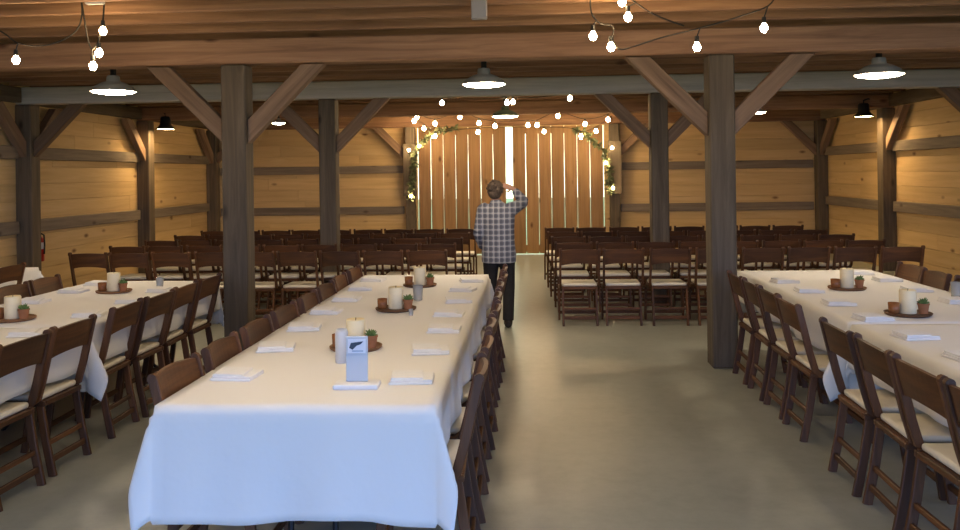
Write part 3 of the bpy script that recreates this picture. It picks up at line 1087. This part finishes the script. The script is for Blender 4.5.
string_light('drooping string of warm bulbs across the aisle, between the other far strings',
             [[(407, 100), (416, 112), (435, 119), (460, 112), (478, 118), (495, 121), (513, 121), (528, 120), (537, 120), (558, 112), (585, 119), (608, 114), (618, 104)]],
             [(417, 117, 416, 112), (435, 123.5, 435, 119), (460, 117, 460, 112), (479, 123, 478, 118), (495, 126, 495, 121), (528, 125, 528, 120), (537, 125, 537, 120),
              (558, 116, 558, 112), (585, 124, 585, 119), (608, 119.5, 608, 114)], 15.6, br=0.036)
string_light('string of warm bulbs along the top edge of the barn door',
             [[(408, 116), (424, 124), (435, 132), (455, 130), (478, 128), (511, 127), (544, 127), (570, 128), (581, 132), (596, 127), (612, 116)]],
             [(414, 121, 413, 117), (424, 128.5, 424, 124), (435, 136, 435, 132), (478, 132, 478, 128), (544, 131.5, 544, 127), (581, 136, 581, 132), (596, 131, 596, 127)], 17.1, br=0.036)


def added_swag(label, Y, seed):
    """unseen string of bulbs swagged across the barn, added to light ceiling and tables"""
    rs = random.Random(seed)
    o = empty('hanging_string_light', (0, Y, 2.88))
    cm = MB()
    pts = []
    for i in range(61):
        x = -5.4 + 10.4 * i / 60
        pts.append(Vector((x, 0, -0.14 * abs(math.sin((x + 5.4) / 10.4 * PI * 4)))))
    cm.sweep(pts, 0.006, 6, up=Vector((0, 1, 0))).build('cord', M['cord'], o)
    for i in range(2, 60, 5):
        p = pts[i]
        MB().sweep([p, p - Vector((0, 0, 0.05))], [0.014, 0.018], 8).build('socket', M['black'], o)
        MB().ball(p - Vector((0, 0, 0.075)), (0.026, 0.026, 0.032), 12).build('bulb', M['bulb'], o, True)
    tag(o, label, 'string lights', 'strings of warm bulbs')


added_swag('unseen string of warm bulbs, added for light above the near table ends', 4.15, 1)  # out-of-view bulbs, added as warm uplight for the joists
added_swag('unseen string of warm bulbs, added for light just inside the open front', 1.6, 2)


# greenery on the door posts
def garland(pts, label, seed, bulbs):
    rs = random.Random(seed)
    P = [Vector(p) for p in pts]
    o = empty('hanging_garland', P[0])
    base = P[0].copy()
    P = [p - base for p in P]
    MB().sweep(P, 0.012, 6, up=Vector((0, 1, 0))).build('stem', M['stem'], o)
    lf = MB()
    for i in range(len(P) - 1):
        a, b_ = P[i], P[i + 1]
        n = int((b_ - a).length / 0.0065)
        for k in range(n):
            p = a.lerp(b_, (k + rs.random()) / n)
            d = Vector((rs.gauss(0, 1), -abs(rs.gauss(0, 0.8)), rs.gauss(0, 0.8) - 0.3)).normalized()
            ln = rs.uniform(0.06, 0.15)
            w = d.cross(Vector((rs.gauss(0, 1), rs.gauss(0, 1), rs.gauss(0, 1)))).normalized() * ln * 0.24
            nrm = d.cross(w).normalized() * 0.006
            v = [lf.bm.verts.new(q) for q in (p, p + d * ln * 0.5 + w + nrm, p + d * ln, p + d * ln * 0.5 - w + nrm, p + d * ln * 0.5 - nrm)]
            lf.bm.faces.new((v[0], v[1], v[4]))
            lf.bm.faces.new((v[1], v[2], v[4]))
            lf.bm.faces.new((v[2], v[3], v[4]))
            lf.bm.faces.new((v[3], v[0], v[4]))
    lf.build('leaves', M['garland'], o)
    for q in bulbs:
        c = Vector(q) - base
        bl = MB().ball(c, 0.030, 12).build('bulb', M['bulb'], o, True)
    tag(o, label, 'garland', 'leafy garlands at the barn door')


gy = YB - 0.40
garland([at(456, 128, 17.45), at(440, 130, gy), at(428, 137, gy), at(418, 147, gy), at(414, 158, gy), at(413, 172, gy), at(412, 186, gy), at(411, 198, gy)],
        'leafy green garland with bulbs down the left door post', 3,
        [at(409, 150, gy - 0.1), at(419, 146, gy - 0.1), at(411, 196, gy - 0.1), at(433, 137, gy - 0.08)])
garland([at(572, 128, 17.45), at(583, 132, gy), at(594, 141, gy), at(603, 150, gy), at(607, 160, gy), at(609, 172, gy), at(610, 184, gy), at(611, 194, gy)],
        'leafy green garland with bulbs down the right door post', 4,
        [at(612, 148, gy - 0.1), at(606, 163, gy - 0.1), at(613, 188, gy - 0.1), at(581, 138, gy - 0.08)])

# electrical boxes on the joists
q = at(86, 2, 5.66)
o = MB().box((0, 0, 0), (0.13, 0.05, 0.10), bev=0.008).build('ceiling_junction_box', M['boxwhite'], loc=(q.x, 5.78, 2.97))
tag(o, 'pale electrical box under the ceiling at the top left edge', 'electrical box')
q = at(479, 12, 6.1)
o = MB().box((0, 0, 0), (0.115, 0.06, 0.20), bev=0.008).build('ceiling_junction_box', M['boxgrey'], loc=(q.x, 6.135, 2.915))
tag(o, 'grey electrical box hanging under the ceiling above the middle lamp', 'electrical box')

# fire extinguisher on the left post
fe = empty('fire_extinguisher', (WL + 0.076, FR[1] + 0.30, 0.58))
MB().lathe([(0, 0), (0.058, 0), (0.064, 0.01), (0.064, 0.27), (0.055, 0.31), (0.028, 0.335), (0.022, 0.36), (0, 0.36)], segs=20).build('cylinder', M['red'], fe, True)
MB().lathe([(0.0652, 0.17), (0.0652, 0.26), (0.0645, 0.26), (0.0645, 0.17)], segs=20).build('label', M['label'], fe, True)
hm = MB().lathe([(0, 0.36), (0.02, 0.36), (0.02, 0.40), (0, 0.40)], segs=12)
hm.box((0.0, -0.035, 0.41), (0.022, 0.12, 0.012), Euler((0.25, 0, 0)).to_matrix(), bev=0.003)
hm.box((0.0, -0.03, 0.385), (0.020, 0.10, 0.010), bev=0.003)
hm.build('valve_handle', M['black'], fe)
MB().sweep([(0.02, 0.0, 0.385), (0.075, -0.01, 0.36), (0.082, -0.01, 0.22), (0.074, -0.01, 0.10)], 0.011, 8, up=Vector((0, 1, 0))).build('hose', M['black'], fe)
MB().bb(-0.073, -0.0645, -0.03, 0.03, 0.05, 0.28, 0.003).build('wall_bracket', M['steel'], fe)
tag(fe, 'red fire extinguisher on the left wall behind the post', 'fire extinguisher')


# ------------------------------------------------------------------ the person
def remeshed(name, mb, mat, parent, voxel, smooth_it=6):
    tmp = bpy.data.objects.new('tmp', mb.mesh('tmp', mat))
    COL.objects.link(tmp)
    md = tmp.modifiers.new('r', 'REMESH')
    md.mode = 'VOXEL'
    md.voxel_size = voxel
    md.use_smooth_shade = True
    sm = tmp.modifiers.new('s', 'SMOOTH')
    sm.iterations = smooth_it
    sm.factor = 0.5
    dg = bpy.context.evaluated_depsgraph_get()
    dg.update()
    me = bpy.data.meshes.new_from_object(tmp.evaluated_get(dg))
    old = tmp.data
    bpy.data.objects.remove(tmp)
    bpy.data.meshes.remove(old)
    me.name = name
    me.materials.clear()
    me.materials.append(mat)
    for p in me.polygons:
        p.use_smooth = True
    o = bpy.data.objects.new(name, me)
    COL.objects.link(o)
    o.parent = parent
    return o


per = empty('person', (-0.345, 9.40, 0))
tag(per, 'person in a grey plaid shirt and dark trousers, back turned, hand raised to the brow', 'person')
X = Vector((1, 0, 0))
HC = Vector((-0.035, 0.01, 1.505))
SR, ER, WRr = Vector((0.155, 0.0, 1.305)), Vector((0.285, 0.17, 1.375)), Vector((0.165, 0.235, 1.525))
SL, EL, WLl = Vector((-0.165, 0.0, 1.295)), Vector((-0.222, -0.035, 1.05)), Vector((-0.185, 0.12, 0.86))
hipR, kneeR, ankR = Vector((0.085, 0.0, 0.80)), Vector((0.105, 0.02, 0.45)), Vector((0.095, -0.03, 0.08))
hipL, kneeL, ankL = Vector((-0.085, 0.0, 0.80)), Vector((-0.10, 0.03, 0.45)), Vector((-0.105, 0.0, 0.08))

bd = MB()
# torso, neck, head
bd.sweep([(0, 0, 0.74), (0, 0, 0.84), (-0.003, 0, 0.98), (-0.008, 0, 1.14), (-0.01, 0, 1.26), (-0.012, 0, 1.33), (-0.02, 0, 1.37)],
         [(0.15, 0.105), (0.165, 0.115), (0.14, 0.10), (0.155, 0.11), (0.165, 0.105), (0.13, 0.085), (0.06, 0.06)], 20)
bd.sweep([(-0.02, -0.01, 1.33), (-0.03, 0.0, 1.43)], [0.054, 0.050], 14)
bd.ball(HC + Vector((0, -0.005, 0.015)), (0.073, 0.090, 0.088), 20)
bd.ball(HC + Vector((0, 0.022, -0.045)), (0.056, 0.066, 0.068), 18)
bd.sweep([HC + Vector((0, 0.085, 0.012)), HC + Vector((0, 0.108, -0.018)), HC + Vector((0, 0.092, -0.028))], [0.008, 0.013, 0.008], 8)
bd.ball(HC + Vector((0, 0.083, -0.058)), (0.024, 0.012, 0.010), 10)
for s in (-1, 1):
    bd.ball(HC + Vector((s * 0.075, -0.005, -0.012)), (0.010, 0.020, 0.030), 10)
# arms
bd.sweep([SR + Vector((-0.04, 0, -0.01)), SR, (SR + ER) / 2, ER], [0.055, 0.055, 0.046, 0.040], 14)
bd.sweep([ER, (ER * 0.7 + WRr * 0.3), WRr], [0.040, 0.040, 0.026], 14)
bd.sweep([SL + Vector((0.04, 0, 0.01)), SL, (SL + EL) / 2, EL], [0.055, 0.055, 0.046, 0.039], 14)
bd.sweep([EL, (EL * 0.7 + WLl * 0.3), WLl], [0.039, 0.039, 0.026], 14)


def hand(mb, w, d, n, side, curl):
    """palm and five fingers; d along the hand, n out of the back of the hand, side = thumb direction"""
    d, n, side = d.normalized(), n.normalized(), side.normalized()
    mb.sweep([w - d * 0.01, w + d * 0.035, w + d * 0.085], [(0.022, 0.018), (0.038, 0.014), (0.040, 0.012)], 12, up=side)
    for k, (off, ln) in enumerate(((0.029, 0.068), (0.010, 0.076), (-0.010, 0.071), (-0.029, 0.056))):
        p = w + d * 0.080 + side * off
        q1 = p + (d - n * curl * 0.4 + side * off * 1.5).normalized() * ln * 0.5
        q2 = q1 + (d - n * curl * 1.0 + side * off * 1.5).normalized() * ln * 0.5
        mb.sweep([p - d * 0.02, p, q1, q2], [0.009, 0.0095, 0.0085, 0.006], 8, up=side)
    p = w + d * 0.025 + side * 0.03
    mb.sweep([p - side * 0.015, p + (side + d * 0.6) * 0.028, p + (side * 0.7 + d - n * 0.3) * 0.05], [0.012, 0.011, 0.007], 8, up=n)


hand(bd, WRr, Vector((-0.75, 0.05, 0.28)), Vector((0.15, 0.75, 0.6)), Vector((-0.2, -0.5, -0.7)), 0.35)
hand(bd, WLl, Vector((0.25, 0.55, -0.6)), Vector((-0.8, 0.45, 0.2)), Vector((0.3, 0.5, 0.5)), 0.5)
# legs and feet
for h, k, a in ((hipR, kneeR, ankR), (hipL, kneeL, ankL)):
    bd.sweep([h + Vector((0, 0, 0.06)), h, (h + k) / 2, k, k * 0.6 + a * 0.4, a], [0.085, 0.088, 0.068, 0.052, 0.052, 0.036], 14)
    bd.sweep([a + Vector((0, -0.035, -0.02)), a + Vector((0, 0.03, -0.035)), a + Vector((0, 0.13, -0.055))], [(0.034, 0.038), (0.036, 0.035), (0.034, 0.018)], 12)
body = remeshed('body', bd, M['skin'], per, 0.007, 3)

sh = MB()
sh.sweep([(0, -0.005, 0.715), (0, -0.005, 0.80), (-0.002, -0.003, 0.93), (-0.006, 0, 1.08), (-0.010, 0, 1.20), (-0.012, 0, 1.285), (-0.015, 0, 1.345), (-0.02, 0, 1.375)],
         [(0.190, 0.135), (0.192, 0.138), (0.180, 0.132), (0.182, 0.135), (0.192, 0.130), (0.192, 0.112), (0.115, 0.085), (0.072, 0.068)], 24)
sh.sweep([(-0.022, -0.008, 1.36), (-0.026, -0.004, 1.405)], [0.068, 0.064], 16)
sh.sweep([SR + Vector((-0.06, 0, -0.03)), SR, (SR + ER) / 2, ER], [0.075, 0.076, 0.066, 0.058], 16)
sh.sweep([ER - (WRr - ER).normalized() * 0.02, ER, ER * 0.6 + WRr * 0.4, ER * 0.12 + WRr * 0.88], [0.045, 0.060, 0.054, 0.042], 16)
sh.sweep([SL + Vector((0.07, 0, 0.01)), SL + Vector((0.03, 0, 0.012)), SL, (SL + EL) / 2, EL], [0.075, 0.080, 0.078, 0.066, 0.058], 16)
sh.sweep([EL - (WLl - EL).normalized() * 0.02, EL, EL * 0.6 + WLl * 0.4, EL * 0.1 + WLl * 0.9], [0.045, 0.060, 0.054, 0.042], 16)
sh.ball(SL + Vector((0.01, 0, 0.0)), 0.082, 14)
sh.ball(SR + Vector((-0.01, 0, 0.0)), 0.082, 14)
shirt = remeshed('plaid_shirt', sh, M['plaid'], per, 0.009, 5)
tr = MB()
tr.sweep([(0, 0, 0.92), (0, 0, 0.82), (0, 0, 0.74)], [(0.160, 0.115), (0.172, 0.125), (0.160, 0.118)], 20)
for h, k, a in ((hipR, kneeR, ankR), (hipL, kneeL, ankL)):
    tr.sweep([h + Vector((0, 0, 0.03)), h, (h + k) / 2, k, k * 0.5 + a * 0.5, a + Vector((0, 0, 0.0))], [0.092, 0.098, 0.082, 0.068, 0.064, 0.062], 16)
remeshed('trousers', tr, M['trousers'], per, 0.009, 4)
for a in (ankR, ankL):
    so = MB()
    so.sweep([a + Vector((0, -0.062, -0.04)), a + Vector((0, -0.03, -0.036)), a + Vector((0, 0.05, -0.042)), a + Vector((0, 0.13, -0.056)), a + Vector((0, 0.165, -0.062))],
             [(0.030, 0.034), (0.042, 0.042), (0.045, 0.037), (0.042, 0.023), (0.022, 0.012)], 14)
    so.sweep([a + Vector((0, -0.005, -0.04)), a + Vector((0, -0.005, 0.03))], 0.048, 12)
    remeshed('shoe', so, M['shoe'], per, 0.006, 2)
hr = MB()
hr.ball(HC + Vector((0, -0.018, 0.030)), (0.086, 0.096, 0.090), 20)
hr.ball(HC + Vector((0, -0.045, -0.020)), (0.076, 0.062, 0.072), 18)
rh = random.Random(5)
for k in range(70):
    a, e = rh.uniform(0, 2 * PI), rh.uniform(-0.3, 1.4)
    d = Vector((math.cos(a) * math.cos(e), math.sin(a) * math.cos(e), math.sin(e)))
    if d.y > 0.55 and d.z < 0.6:
        continue
    hr.ball(HC + Vector((0, -0.022, 0.022)) + Vector((d.x * 0.082, d.y * 0.092, d.z * 0.088)), rh.uniform(0.014, 0.024), 8)
remeshed('hair', hr, M['hair'], per, 0.006, 2)
for s in (-1, 1):
    MB().ball(HC + Vector((s * 0.030, 0.083, 0.010)), (0.011, 0.008, 0.007), 10).build('eye', M['eye'], per, True)

# ------------------------------------------------------------------ daylight
w = bpy.data.worlds.new('World')
S.world = w
w.use_nodes = True
bg = w.node_tree.nodes['Background']
wn = w.node_tree
wtc = N(wn, 'ShaderNodeTexCoord')
wsx = N(wn, 'ShaderNodeSeparateXYZ')
wn.links.new(wtc.outputs['Generated'], wsx.inputs[0])
wr = ramp(wn, [(0.35, (0.30, 0.50, 1.0)), (0.85, (0.58, 0.66, 0.48))])     # sky: blue overhead and behind, pale bright haze past the barn door
wmr = N(wn, 'ShaderNodeMapRange')
wmr.inputs['From Min'].default_value = -1
wn.links.new(wsx.outputs['Y'], wmr.inputs['Value'])
wn.links.new(wmr.outputs[0], wr.inputs['Fac'])
wn.links.new(wr.outputs['Color'], bg.inputs['Color'])
bg.inputs['Strength'].default_value = 4.6
for nm, loc, sx, sy, rx in (('front_doorway_daylight', (0, YF + 0.02, 1.475), 10.0, 2.95, 0),
                            ('added_side_opening_daylight', (WR - 0.02, 0.75, 1.45), 5.3, 2.9, PI / 2),  # portal of the added side opening
                            ):
    ld = bpy.data.lights.new(nm, 'AREA')
    ld.shape = 'RECTANGLE'
    ld.size, ld.size_y = sx, sy
    ld.cycles.is_portal = True
    lo = bpy.data.objects.new(nm, ld)
    COL.objects.link(lo)
    lo.location = loc
    lo.rotation_euler = (PI / 2, 0, rx)     # faces into the barn

# ------------------------------------------------------------------ view
S.view_settings.view_transform = 'Standard'
S.view_settings.look = 'None'
S.view_settings.exposure = 0.0
S.view_settings.gamma = 1.0
S.view_settings.use_curve_mapping = False
